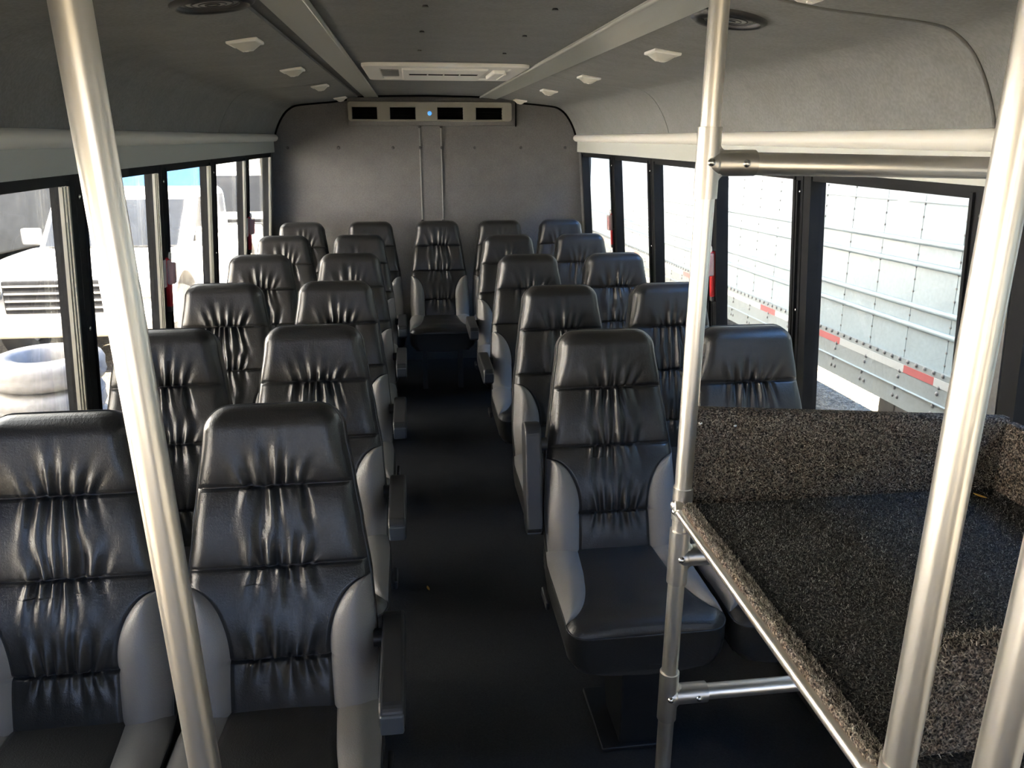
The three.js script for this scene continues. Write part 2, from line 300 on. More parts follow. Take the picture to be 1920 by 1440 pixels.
{
  const v = thing('air_vent_panel', 'rear air outlet panel with four black vents and a blue light', 'air vent', [0.035, 1.835, ZB + 0.001]);
  mesh('housing', rb(1.2, 0.19, 0.03, 0.008, 0.0, 0, 0.015), M.rear, v);
  // bezel plate with four openings
  const sh = new THREE.Shape(), W = 0.572, H = 0.062, R = 0.016;
  sh.moveTo(-W + R, -H); sh.lineTo(W - R, -H); sh.absarc(W - R, -H + R, R, -Math.PI / 2, 0); sh.lineTo(W, H - R); sh.absarc(W - R, H - R, R, 0, Math.PI / 2); sh.lineTo(-W + R, H); sh.absarc(-W + R, H - R, R, Math.PI / 2, Math.PI); sh.lineTo(-W, -H + R); sh.absarc(-W + R, -H + R, R, Math.PI, Math.PI * 1.5);
  const cells = [[-0.552, -0.372], [-0.29, -0.105], [0.042, 0.232], [0.315, 0.512]];
  for (const [a, b] of cells) { const h = new THREE.Path(); h.moveTo(a, -0.056); h.lineTo(a, 0.032); h.lineTo(b, 0.032); h.lineTo(b, -0.056); h.closePath(); sh.holes.push(h); }
  mesh('bezel', metric(new THREE.ExtrudeGeometry(sh, { depth: 0.04, bevelEnabled: true, bevelSize: 0.004, bevelThickness: 0.004, bevelSegments: 2 }).translate(-0.018, 0, 0.028)), M.beige, v);
  for (const [a, b] of cells) {
    const o = mesh('vent_opening', lim(a - 0.018, b - 0.018, -0.056, 0.032, 0.029, 0.034), M.black, v);
    for (let k = 0; k < 4; k++) mesh('louvre', rb(b - a - 0.006, 0.004, 0.02, 0.0015, (a + b) / 2 - 0.018, -0.044 + k * 0.02, 0.05), M.black, o);
  }
  mesh('indicator_light', new THREE.SphereGeometry(0.015, 16, 10).scale(1, 1, 0.5).translate(-0.027, -0.012, 0.072), M.led, v);
  mesh('bracket', lim(0.588, 0.596, -0.1, 0.095, 0.03, 0.034), M.black, v);
}
{
  // white ceiling unit between the seam strips
  const h = thing('ceiling_hatch', 'white plastic ceiling unit with a dark slot between the seam strips', 'hatch', [0.015, 1.942, -3.75]);
  const ring = new THREE.Shape(); const W = 0.335, D = 0.39, R = 0.04;
  const rr = (p, w, d, r) => { p.moveTo(-w + r, -d); p.lineTo(w - r, -d); p.absarc(w - r, -d + r, r, -Math.PI / 2, 0); p.lineTo(w, d - r); p.absarc(w - r, d - r, r, 0, Math.PI / 2); p.lineTo(-w + r, d); p.absarc(-w + r, d - r, r, Math.PI / 2, Math.PI); p.lineTo(-w, -d + r); p.absarc(-w + r, -d + r, r, Math.PI, Math.PI * 1.5); return p; };
  rr(ring, W, D, R); ring.holes.push(rr(new THREE.Path(), W - 0.06, D - 0.07, 0.03));
  mesh('outer_frame', metric(new THREE.ExtrudeGeometry(ring, { depth: 0.006, bevelEnabled: true, bevelSize: 0.006, bevelThickness: 0.006, bevelSegments: 3 }).rotateX(Math.PI / 2).translate(0, 0, 0)), M.white, h);
  mesh('centre_cover', rb(0.36, 0.018, 0.6, 0.008, 0.0, -0.01, 0, 3), M.white, h);
  const s1 = mesh('air_slot', rb(0.3, 0.006, 0.05, 0.002, 0, -0.0175, 0.08), M.black, h);
  for (let k = 0; k < 3; k++) mesh('slot_bar', rb(0.006, 0.004, 0.05, 0.001, -0.07 + k * 0.07, -0.0205, 0.08), M.white, s1);
  mesh('inset_panel', rb(0.075, 0.008, 0.3, 0.003, -0.232, -0.008, 0.02), M.greyPlastic, h);
  mesh('back_plate', lim(-0.28, 0.28, -0.006, -0.001, -0.33, 0.33), M.white, h);
  mesh('handle', rb(0.055, 0.02, 0.34, 0.008, 0.235, -0.012, 0.02, 3), M.white, h);
  mesh('handle_rib', rb(0.012, 0.01, 0.3, 0.004, 0.262, -0.02, 0.02, 2), M.white, h);
}
// ceiling lamps --------------------------------------------------------------------------------
function lamp(x, z, label, group) {
  const t = thing('ceiling_lamp', label, 'lamp', [x, roofAt(x), z], group);
  t.rotation.z = -Math.sign(x) * 0.13; t.scale.set(0.66, 0.62, 0.66);
  mesh('lamp_base', rb(0.13, 0.016, 0.17, 0.006, 0, -0.006, 0), M.white, t);
  // faceted lens: truncated pyramid
  const g = new THREE.CylinderGeometry(0.078, 0.03, 0.03, 4, 1).rotateY(Math.PI / 4).scale(1, 1, 1.32).translate(0, -0.026, 0);
  const l = mesh('lens', metric(g), M.lens, t);
  mesh('switch', rb(0.016, 0.006, 0.01, 0.002, 0, -0.042, 0.0), M.white, l);
  return t;
}
[-1.5, -2.42, -3.36, -4.36, -5.62].forEach((z, i) => i && lamp(-0.59, z, `small white ceiling lamp, ${['', 'nearest', 'second', 'third', 'farthest'][i]} of the row left of the aisle`, 'ceiling lamps of the left row'));
[-1.45, -2.48, -3.5, -4.5, -5.66].forEach((z, i) => lamp(i ? 0.63 : 0.575, z, `small white ceiling lamp, ${['nearest, cut by the top edge,', 'second', 'third', 'fourth', 'farthest'][i]} of the right row`, 'ceiling lamps of the right row'));
// speakers ---------------------------------------------------------------------------------------
for (const s of [-1, 1]) {
  const x = s < 0 ? -0.535 : 0.575, t = thing('ceiling_speaker', s < 0 ? 'round black speaker in the ceiling left of the aisle' : 'round black speaker in the ceiling behind the chrome post', 'speaker', [x, roofAt(x) - 0.002, s < 0 ? -1.8 : -1.83], 'ceiling speakers');
  t.rotation.z = -s * 0.12;
  mesh('rim', new THREE.LatheGeometry([[0.066, 0.004], [0.068, -0.008], [0.074, -0.012], [0.084, -0.006], [0.086, 0.006]].map(([a, b]) => new THREE.Vector2(a, b)), 40), M.plastic, t);
  mesh('grille', new THREE.LatheGeometry([[0.001, -0.006], [0.03, -0.006], [0.055, -0.003], [0.067, 0.001]].map(([a, b]) => new THREE.Vector2(a, b)), 40), M.greyPlastic, t);
  for (let k = 1; k < 5; k++) mesh('grille_ring', new THREE.TorusGeometry(0.0135 * k, 0.0022, 6, 32).rotateX(Math.PI / 2).translate(0, -0.007 + k * 0.0008, 0), M.plastic, t);
}

// ================================================================ SEATS
const hyp = (a) => Math.sqrt(Math.max(0, 1 - a * a));
const cl = (v, a = 0, b = 1) => Math.max(a, Math.min(b, v));
function grid(rows) {                                  // rows: arrays of [pos, u, v] of equal length
  const h = rows.length, w = rows[0].length, p = [], uv = [], idx = [];
  rows.forEach((r) => r.forEach(([v, a, b]) => { p.push(v.x, v.y, v.z); uv.push(a, b); }));
  for (let j = 0; j + 1 < h; j++) for (let i = 0; i + 1 < w; i++) { const a = j * w + i, b = a + 1, c = a + w, d = c + 1; idx.push(a, b, d, a, d, c); }
  const g = new THREE.BufferGeometry(); g.setAttribute('position', new THREE.Float32BufferAttribute(p, 3)); g.setAttribute('uv', new THREE.Float32BufferAttribute(uv, 2)); g.setIndex(idx); g.computeVertexNormals();
  return g;
}
// A padded, stitched panel. x across, s along, n out of the front. Returns centre, two bolsters, shell, outline.
function pad({ rows, width, bolster, bolsterEnd, height, map, depth, cols = 84 }) {
  const at = (x, s) => map(x, s, height(x, s, width(s))), centre = [], left = [], right = [], shell = [], outL = [], outR = [];
  const L = rows[rows.length - 1];
  for (const s of rows) {
    const w = width(s), b = s < bolsterEnd ? Math.min(w, bolster(s)) : w, c = [];
    for (let i = 0; i <= cols; i++) { const t = (i / cols) * 2 - 1, x = b * (b < w * 0.999 ? 0.8 * t + 0.2 * t * t * t : 0.62 * t + 0.38 * t * t * t); c.push([at(x, s), x, s]); }
    centre.push(c);
    if (s <= bolsterEnd) {
      const l = [], r = [];
      for (let i = 0; i <= 16; i++) { const k = i / 16, e = 1 - (1 - k) * (1 - k), x = b + (w - b) * e; r.push([at(x, s), x, s]); l.push([at(-x, s), -x, s]); }
      right.push(r); left.push(l.reverse());
    }
    const D = depth(s), ch = [];
    const half = [[w, 0], [w + 0.002, -0.012 * D], [w + 0.003, -0.4 * D], [w - 0.002, -0.72 * D], [w - 0.018, -0.92 * D], [w * 0.6, -D], [0, -1.05 * D]];
    for (const [x, n] of half) ch.push([map(x, s, n), x + n, s]);
    for (const [x, n] of half.slice(0, -1).reverse()) ch.push([map(-x, s, n), -x - n, s]);
    shell.push(ch); outL.push(map(-w, s, 0.001)); outR.push(map(w, s, 0.001));
  }
  const last = shell[shell.length - 1], m = (last.length - 1) / 2, cap = [];
  for (let i = 0; i <= m; i++) cap.push([last[i], last[last.length - 1 - i]]);
  const first = shell[0], cap0 = [];
  for (let i = 0; i <= m; i++) cap0.push([first[last.length - 1 - i], first[i]]);
  const shellGeo = merge([grid(shell.map((r) => [...r])), grid(cap), grid(cap0)]);
  const outline = [...outL, ...outR.reverse()].filter((p, i, a) => !i || p.distanceTo(a[i - 1]) > 0.004);
  return { centre: grid(centre), bolsters: [grid(left), grid(right)], shell: shellGeo, piping: new THREE.TubeGeometry(new THREE.CatmullRomCurve3(outline), 120, 0.0028, 5) };
}
const REC = 0.29, SX = Math.sin(REC), CX = Math.cos(REC), BL = 0.685, BY = 0.445;
const backMap = (x, s, n) => V(x, BY + s * CX + n * SX, -s * SX + n * CX);
const seams = [0.135, 0.335, 0.51];
const backWidth = (s) => {
  const k = [[0, 0.201], [0.12, 0.206], [0.3, 0.196], [0.42, 0.18], [0.51, 0.167], [0.62, 0.15], [0.685, 0.142]];
  let w = k[k.length - 1][1];
  for (let i = 1; i < k.length; i++) if (s <= k[i][0]) { const t = (s - k[i - 1][0]) / (k[i][0] - k[i - 1][0]), u = t * t * (3 - 2 * t) * 0.4 + t * 0.6; w = k[i - 1][1] + u * (k[i][1] - k[i - 1][1]); break; }
  const r = 0.05, c = cl((s - (BL - r)) / r);
  return w - r + r * hyp(c);
};
function foldSet(seed) {
  const r = rng(seed), out = [];
  seams.forEach((s0, k) => {
    for (const dir of [-1, 1]) {
      const long = k === 2 && dir < 0 ? 0.19 : k === 2 ? 0.13 : k === 1 ? 0.15 : dir > 0 ? 0.15 : 0.11, n = 6;
      for (let i = 0; i < n; i++) {
        const x0 = ((i + 0.5) / n - 0.5) * 0.135 + (r() - 0.5) * 0.014, mid = 1 - Math.abs(x0) / 0.09;
        out.push({ s0, dir, x0, slope: x0 * (dir > 0 && k === 2 ? 5.5 : 3.2) + (r() - 0.5) * 0.16, len: long * (0.5 + 0.55 * mid + 0.3 * r()), w: 0.0058 + r() * 0.004, a: (0.0095 + 0.007 * r()) * (0.65 + 0.35 * mid) });
      }
      for (let i = 0; i < 13; i++) { const x0 = ((i + 0.5) / 13 - 0.5) * 0.17 + (r() - 0.5) * 0.006; out.push({ s0, dir, x0, slope: x0 * 3, len: 0.022 + r() * 0.02, w: 0.0036, a: 0.0034 * (0.6 + r() * 0.6) }); }
    }
  });
  return out;
}
function folds(set, x, s) {
  let v = 0;
  for (const f of set) {
    const d = (s - f.s0) * f.dir; if (d <= 0 || d >= f.len) continue;
    const t = d / f.len, w = f.w * (1 + t * 1.5), q = (x - f.x0 - f.slope * d) / w; if (q < -4 || q > 5) continue;
    v += f.a * (1 - t) * (1 - t) * Math.min(1, d / 0.004) * (1 + 0.6 * t) * (Math.exp(-q * q) - 0.75 * Math.exp(-(q - 1.7) * (q - 1.7)));
  }
  return v;
}
function backRows() { const r = []; for (let i = 0; i <= 112; i++) r.push((BL * i) / 112); for (const s of seams) for (const d of [-0.009, -0.006, -0.004, -0.002, 0, 0.002, 0.004, 0.006, 0.009]) r.push(s + d); for (const d of [0.306, 0.3035, 0.3, 0.2985, 0.296, 0.292, 0.673, 0.677, 0.681, 0.683, 0.6842]) r.push(d); return [...new Set(r.map((v) => +v.toFixed(5)))].sort((a, b) => a - b); }
const backBolster = (s) => { const e = cl((s - 0.15) / 0.15); return 0.106 + 0.004 * cl((0.15 - s) / 0.15) + (backWidth(s) - 0.106) * (1 - hyp(e)); };
function backrest(seed) {
  const set = foldSet(seed), bounds = [0, ...seams, BL];
  const height = (x, s, w) => {
    const e = cl((Math.abs(x) - (w - 0.04)) / 0.04), c = cl((s - (BL - 0.05)) / 0.05), fx = hyp(e), ft = hyp(c);
    let puff = 0;
    for (let i = 0; i < 4; i++) if (s >= bounds[i] && s <= bounds[i + 1]) { const t = (s - bounds[i]) / (bounds[i + 1] - bounds[i]); puff = [0.008, 0.012, 0.013, 0.028][i] * Math.pow(Math.sin(Math.PI * (i === 3 ? Math.min(1, t * 0.62) : t)), 0.55); }
    let groove = 0, inB = s < 0.3 ? cl((Math.abs(x) - backBolster(s)) / 0.012) : 0;
    for (const q of seams) groove = Math.max(groove, Math.exp(-(((s - q) / 0.0042) ** 2)));
    let n = 0.03 * fx * ft;
    n += (puff - 0.005 * groove) * fx * Math.max(ft, 0.0) * (1 - inB) + 0.009 * inB * fx;
    n += folds(set, x, s) * (1 - inB) * fx * ft;
    if (s < 0.3) { const b = backBolster(s), q = Math.abs(x) - b; n -= 0.005 * Math.exp(-((q / 0.0045) ** 2)) * fx; const k = cl(q / (w - b + 1e-6)); n += 0.016 * Math.sin(Math.PI * Math.min(1, k * 1.1)) * (q > 0 ? 1 : 0) * cl((w - b) / 0.05); }
    n += 0.014 * Math.exp(-(((s - 0.2) / 0.12) ** 2)) * fx * 0.6;      // lumbar
    return n;
  };
  return pad({ rows: backRows(), width: backWidth, bolster: backBolster, bolsterEnd: 0.3, height, map: backMap, depth: (s) => 0.085 * (0.4 + 0.6 * hyp(cl((s - (BL - 0.06)) / 0.06))) });
}
const CD = 0.46, CZ0 = -0.055;
const cushMap = (x, s, n) => V(-x, 0.448 + n - 0.014 * cl((s - 0.36) / 0.1) ** 2, CZ0 + s);
const cushWidth = (s) => 0.2135 - 0.045 + 0.045 * hyp(cl((s - (CD - 0.045)) / 0.045)) - 0.012 * cl((0.12 - s) / 0.12);
const cushBolster = (s) => { const e = cl((s - 0.19) / 0.22); return 0.112 + 0.03 * cl((s - 0.05) / 0.2) * 0.5 + (cushWidth(s) - 0.127) * (1 - hyp(e)); };
function cushion(seed) {
  const nf = noiseField(64, 9, seed);
  const rows = []; for (let i = 0; i <= 64; i++) rows.push((CD * i) / 64); for (const d of [0.413, 0.411, 0.4095, 0.406, 0.448, 0.452, 0.456, 0.4585]) rows.push(d);
  rows.sort((a, b) => a - b);
  const END = 0.41;
  const height = (x, s, w) => {
    const fx = hyp(cl((Math.abs(x) - (w - 0.03)) / 0.03)), ft = hyp(cl((s - (CD - 0.03)) / 0.03));
    let n = 0.02 * fx * ft + 0.012 * fx * ft * (1 - (x / w) ** 2);
    if (s < END) { const b = cushBolster(s), q = Math.abs(x) - b; n -= 0.004 * Math.exp(-((q / 0.0045) ** 2)) * fx; n += q > 0 ? 0.014 * Math.sin(Math.PI * cl(q / (w - b + 1e-6))) * cl((w - b) / 0.05) : 0; }
    return n + (nf((x + 0.3) * 106, s * 106) - 0.5) * 0.003 * fx * ft;
  };
  return pad({ rows, width: cushWidth, bolster: cushBolster, bolsterEnd: END, height, map: cushMap, depth: () => 0.115, cols: 48 });
}
// armrest body with rounded nose, along +z from the pivot
function armGeo() {
  const p = new THREE.Shape(); p.moveTo(-0.05, -0.03); p.lineTo(0.235, -0.036); p.lineTo(0.262, -0.012); p.quadraticCurveTo(0.268, 0.018, 0.25, 0.026); p.lineTo(-0.03, 0.03); p.quadraticCurveTo(-0.062, 0.028, -0.062, 0); p.quadraticCurveTo(-0.062, -0.03, -0.05, -0.03);
  return metric(new THREE.ExtrudeGeometry(p, { depth: 0.034, bevelEnabled: true, bevelSize: 0.007, bevelThickness: 0.008, bevelSegments: 3, curveSegments: 8 }).translate(0, 0, -0.017).rotateY(-Math.PI / 2));
}
const arm = armGeo();
const variants = [11, 23, 37].map((s) => ({ back: backrest(s), cush: cushion(s + 5) }));
const frameGeo = merge([rb(0.36, 0.035, 0.36, 0.008, 0, 0.318, 0.15), rb(0.03, 0.1, 0.03, 0.006, -0.16, 0.36, -0.03), rb(0.03, 0.1, 0.03, 0.006, 0.16, 0.36, -0.03)]);
const pedestalGeo = (() => { const s = new THREE.Shape(); s.moveTo(0.31, 0.012); s.lineTo(0.31, 0.3); s.lineTo(0.02, 0.3); s.lineTo(0.16, 0.012); s.closePath(); return metric(new THREE.ExtrudeGeometry(s, { depth: 0.1, bevelEnabled: true, bevelSize: 0.004, bevelThickness: 0.006, bevelSegments: 2 }).translate(0, 0, -0.065).rotateY(-Math.PI / 2)); })();
const footGeo = rb(0.16, 0.014, 0.26, 0.004, -0.015, 0.007, 0.2);
const postGeo = rb(0.035, 0.3, 0.03, 0.004, 0, 0.15, 0);
const bracketGeo = (s) => merge([rb(0.05, 0.3, 0.3, 0.006, s * 0.15, 0.15, 0.15)]);
function seat(x, z, variant, label, opt) {
  const v = variants[variant], t = thing('bus_seat', label, 'seat', [x, 0, z], opt.group);
  const c = mesh('cushion', v.cush.centre, M.leather, t);
  for (const b of v.cush.bolsters) mesh('seat_bolster', b, M.greyLeather, c).userData.label = 'grey leather side bolster';
  mesh('cushion_side', v.cush.shell, M.leather, c);
  mesh('piping', v.cush.piping, M.piping, c);
  const b = mesh('backrest', v.back.centre, M.leather, t);
  for (const q of v.back.bolsters) mesh('back_bolster', q, M.greyLeather, b).userData.label = 'grey leather side bolster';
  mesh('backrest_shell', v.back.shell, M.leather, b);
  mesh('piping', v.back.piping, M.stitch, b);
  mesh('seat_frame', frameGeo, M.blackSteel, t);
  if (opt.base === 'pedestal') { mesh('pedestal', pedestalGeo, M.blackSteel, t); mesh('floor_plate', footGeo, M.blackSteel, t); }
  else if (opt.base === 'posts') for (const px of [-0.122, 0.122]) mesh('leg', postGeo, M.steelLeg, t).position.set(px, 0, 0.2);
  else mesh('pedestal', bracketGeo(opt.wall), M.blackSteel, t);
  if (opt.arm) {                                        // side of the armrest: +1 right, -1 left as seen
    const a = mesh('armrest', arm, M.plastic, t);
    a.position.set(opt.arm * 0.243, 0.6, -0.03); if (opt.raised) { a.rotation.x = 1.36; a.position.set(opt.arm * 0.24, 0.78, -0.085); }
    mesh('armrest_cap', rb(0.046, 0.044, 0.012, 0.005, 0, -0.006, 0.268), M.capPlastic, a);
    mesh('pivot', new THREE.CylinderGeometry(0.02, 0.02, 0.03, 16).rotateZ(Math.PI / 2).translate(-opt.arm * 0.03, 0, 0), M.blackSteel, a);
    mesh('recline_lever', rb(0.012, 0.028, 0.085, 0.005, opt.arm * 0.229, 0.385, 0.13), M.plastic, t);
  }
  return t;
}
const leftZ = [-1.47, -2.225, -3.01, -3.81, -4.6], rightZ = [-2.06, -2.81, -3.67, -4.5], ord = ['first', 'second', 'third', 'fourth', 'fifth'];
let vi = 0;
leftZ.forEach((z, i) => {
  seat(-0.465, z, vi++ % 3, `black leather seat with grey bolsters, left of the aisle, ${ord[i]} row from the camera`, { base: 'pedestal', arm: 1, group: 'aisle seats of the left rows' });
  seat(-0.905, z, vi++ % 3, `black leather seat beside the left windows, ${ord[i]} row from the camera`, { base: 'box', wall: -1, group: 'window seats of the left rows' });
});
rightZ.forEach((z, i) => {
  seat(0.425, z, vi++ % 3, i === 0 ? 'black leather seat with raised armrest, right of the aisle, nearest row' : `black leather seat with grey bolsters, right of the aisle, ${ord[i]} row from the camera`, { base: 'pedestal', arm: i === 1 ? 0 : -1, raised: i === 0, group: 'aisle seats of the right rows' });
  seat(0.868, z, vi++ % 3, i === 0 ? 'black leather seat behind the luggage shelf, beside the right window' : `black leather seat beside the right windows, ${ord[i]} row from the camera`, { base: 'box', wall: 1, group: 'window seats of the right rows' });
});
[[-0.897, 'leftmost seat of the back row, under the left rear window'], [-0.43, 'back row seat between the leftmost and the middle one'], [0.03, 'middle seat of the back row at the end of the aisle'], [0.47, 'back row seat between the middle and the rightmost one'], [0.908, 'rightmost seat of the back row, under the right rear window']]
  .forEach(([x, l], i) => seat(x, -5.36, (i + 1) % 3, 'black leather ' + l, { base: 'posts', group: 'seats of the back row' }));

// ================================================================ POSTS AND LUGGAGE RACK
const TR = 0.0172;
function flange(x, y, z, up) { return new THREE.LatheGeometry([[0.0, 0], [0.034, 0], [0.034, 0.005], [0.023, 0.01], [0.0215, 0.03], [0.0175, 0.032]].map(([a, b]) => new THREE.Vector2(a, up ? -b : b)), 28).translate(x, y, z); }
function grabPole(x, z, label, tilt = 0, r = TR) {
  const t = thing('grab_pole', label, 'pole', [x, 0, z]), h = roofAt(x) - 0.001;
  mesh('tube', rod(V(0, 0.002, 0), V(0, h, 0), r, 32), M.tube, t);
  t.rotation.z = tilt;
  mesh('floor_flange', flange(0, 0, 0, false), M.fitting, t);
  mesh('ceiling_flange', flange(0, h, 0, true), M.fitting, t);
  return t;
}
grabPole(-0.367, -0.7, 'bright brushed steel pole standing in front of the left seats', 0.022, 0.0158);
grabPole(0.352, -0.5, 'bright steel pole at the right edge, nearest the camera');
{
  const r = thing('luggage_rack', 'brushed steel luggage rack with a charcoal carpeted shelf', 'luggage rack', [0.366, 0, -1.35]);
  const P = (x, y, z) => V(x, y, z);
  const H = roofAt(0.366) - 0.012, zn = 0.715;        // near post at local z +0.715
  for (const z of [0, zn]) {
    const p = mesh('post', rod(P(0, 0.002, z), P(0, H, z), TR, 32), M.tube, r);
    mesh('floor_flange', flange(0, 0, z, false), M.fitting, p);
    mesh('ceiling_flange', flange(0, H, z, true), M.fitting, p);
  }
  function tee(y, z, len = 0.085) {
    const f = mesh('tee_fitting', merge([rod(P(0, y - 0.06, z), P(0, y + 0.06, z), 0.0208, 28), rod(P(0.004, y, z), P(len, y, z), 0.0222, 28), new THREE.SphereGeometry(0.0235, 20, 14).translate(0.008, y, z),
      ...[-1, 1].map((s) => new THREE.TorusGeometry(0.03, 0.0145, 10, 12, Math.PI / 2).rotateZ(s > 0 ? Math.PI : Math.PI / 2).translate(0.036, y + s * 0.036, z))]), M.fitting, r);
    for (const [a, b] of [[len - 0.022, 0], [0, 0.002]]) mesh('set_screw', new THREE.SphereGeometry(0.0075, 12, 8).translate(a, y + b, z + 0.019), M.screw, f);
  }
  for (const [y, x1] of [[1.618, 0.745], [0.846, 0.74], [0.505, 0.762]]) { mesh('cross_rail', rod(P(0.02, y, 0), P(x1, y - (y > 1 ? 0.014 : 0), 0), y > 1 ? 0.0195 : TR, 28), M.tube, r); tee(y, 0); }
  for (const y of [0.846, 0.505]) { mesh('cross_rail', rod(P(0.02, y, zn), P(0.74, y, zn), TR, 28), M.tube, r); tee(y, zn); }
  // rail carrying the open edge of the shelf, with bent end plates on the posts
  mesh('shelf_rail', rod(P(-0.014, 0.957, 0.012), P(-0.014, 0.957, zn - 0.012), 0.0095, 18), M.tube, r);
  for (const z of [0, zn]) { const e = mesh('rail_end', merge([rod(P(0, 0.93, z), P(0, 1.0, z), 0.0198, 24), rod(P(-0.014, 0.957, z + (z ? -0.03 : 0.03)), P(-0.006, 0.97, z), 0.0125, 16), new THREE.SphereGeometry(0.0135, 14, 10).translate(-0.012, 0.962, z ? z - 0.004 : 0.004)]), M.fitting, r); mesh('bolt', new THREE.SphereGeometry(0.0065, 10, 8).translate(-0.02, 0.955, z ? z - 0.012 : 0.016), M.screw, e); }
  // carpeted boards
  const shelf = mesh('shelf_board', rb(0.665, 0.026, 0.69, 0.008, 0.33, 0.963, 0.372), M.carpet, r);
  mesh('edge_band', rb(0.02, 0.03, 0.69, 0.008, -0.002, 0.963, 0.372), M.carpetTan, shelf);
  const bp = new THREE.Shape(); bp.moveTo(0, 0.955); bp.lineTo(0.655, 0.955); bp.lineTo(0.655, 1.125); bp.lineTo(0.012, 1.162); bp.lineTo(0, 1.15); bp.closePath();
  mesh('end_panel', metric(new THREE.ExtrudeGeometry(bp, { depth: 0.016, bevelEnabled: true, bevelSize: 0.004, bevelThickness: 0.004, bevelSegments: 2 }).translate(-0.004, 0, -0.012).rotateY(-0.045)), M.carpetTan, r);
  mesh('end_panel', rb(0.63, 0.15, 0.034, 0.012, 0.345, 1.047, zn - 0.04, 3), M.carpetTan, r);
  mesh('wall_panel', rb(0.022, 0.15, 0.67, 0.006, 0.655, 1.047, 0.37), M.carpetTan, r);
  for (const [x, y] of [[0.02, 1.138], [0.09, 1.13]]) mesh('panel_screw', new THREE.SphereGeometry(0.0045, 10, 6).translate(x, y, 0.012), M.screw, r);
  // carpet pile standing out of the boards: uncountable fibres
  const R = rng(5), blade = new THREE.BufferGeometry();
  blade.setAttribute('position', new THREE.Float32BufferAttribute([-0.0006, 0, 0, 0.0006, 0, 0, 0.0003, 0.004, 0.0009, -0.0006, 0, 0, 0.0003, 0.004, 0.0009, -0.0002, 0.004, 0.0009], 3));
  blade.computeVertexNormals();
  const pile = (name, count, place, mat) => {
    const im = shade(new THREE.InstancedMesh(blade, mat, count)); im.name = name; im.userData.kind = 'stuff';
    const m = new THREE.Matrix4(), q = new THREE.Quaternion(), e = new THREE.Euler(), col = new THREE.Color();
    for (let i = 0; i < count; i++) { const [pos, up] = place(); q.setFromUnitVectors(V(0, 1, 0), up.clone().add(V((R() - 0.5) * 1.7, (R() - 0.5) * 1.7, (R() - 0.5) * 1.7)).normalize()); e.set(0, R() * 6.28, 0); q.multiply(new THREE.Quaternion().setFromEuler(e)); const k = 0.6 + R() * 0.8; m.compose(pos, q, V(k, k, k)); im.setMatrixAt(i, m); const c = 0.35 + R() * R() * 1.9; im.setColorAt(i, col.setRGB(c, c, c * 0.97)); }
    r.add(im);
  };
  pile('carpet_pile', 42000, () => [V(0.012 + R() * 0.64, 0.975, 0.03 + R() * 0.66), V(0, 1, 0)], std({ name: 'dark pile', color: lin(0.14, 0.134, 0.122), roughness: 1, side: THREE.DoubleSide }));
  pile('carpet_pile', 9000, () => [V(-0.01 + R() * 0.022, 0.977, 0.03 + R() * 0.66), V(-0.5, 1, 0)], std({ name: 'grey pile', color: lin(0.36, 0.325, 0.275), roughness: 1, side: THREE.DoubleSide }));
  pile('carpet_pile', 16000, () => { const x = R() * 0.65, y = 0.98 + R() * (0.176 - x * 0.055); return [V(x, y, 0.008 + x * 0.045), V(0, 0, 1)]; }, std({ name: 'brown pile', color: lin(0.35, 0.305, 0.25), roughness: 1, side: THREE.DoubleSide }));
  pile('carpet_pile', 12000, () => { const k = R(); return k < 0.5 ? [V(0.04 + R() * 0.6, 0.975 + R() * 0.145, zn - 0.023), V(0, 0, 1)] : k < 0.75 ? [V(0.03, 0.975 + R() * 0.145, zn - 0.055 + R() * 0.03), V(-1, 0, 0)] : [V(0.04 + R() * 0.6, 1.121, zn - 0.055 + R() * 0.03), V(0, 1, 0)]; }, std({ name: 'brown pile', color: lin(0.35, 0.305, 0.25), roughness: 1, side: THREE.DoubleSide }));
}
// small dry leaf scraps
function leafScrap(x, y, z, turn, label) {
  const s = new THREE.Shape(); s.moveTo(0, 0); s.quadraticCurveTo(0.008, 0.012, 0.002, 0.026); s.quadraticCurveTo(-0.01, 0.016, 0, 0);
  const g = new THREE.ExtrudeGeometry(s, { depth: 0.001, bevelEnabled: false, curveSegments: 6 }).rotateX(-Math.PI / 2 + 0.25).rotateY(turn).translate(x, y, z);
  tag(mesh('leaf_scrap', g, M.leaf), label, 'leaf');
}
leafScrap(-0.133, 0.001, -2.62, 0.4, 'small dry orange leaf scrap on the aisle floor');
leafScrap(0.965, 0.978, -1.27, 1.2, 'small dry orange leaf scrap in the corner of the carpeted shelf');

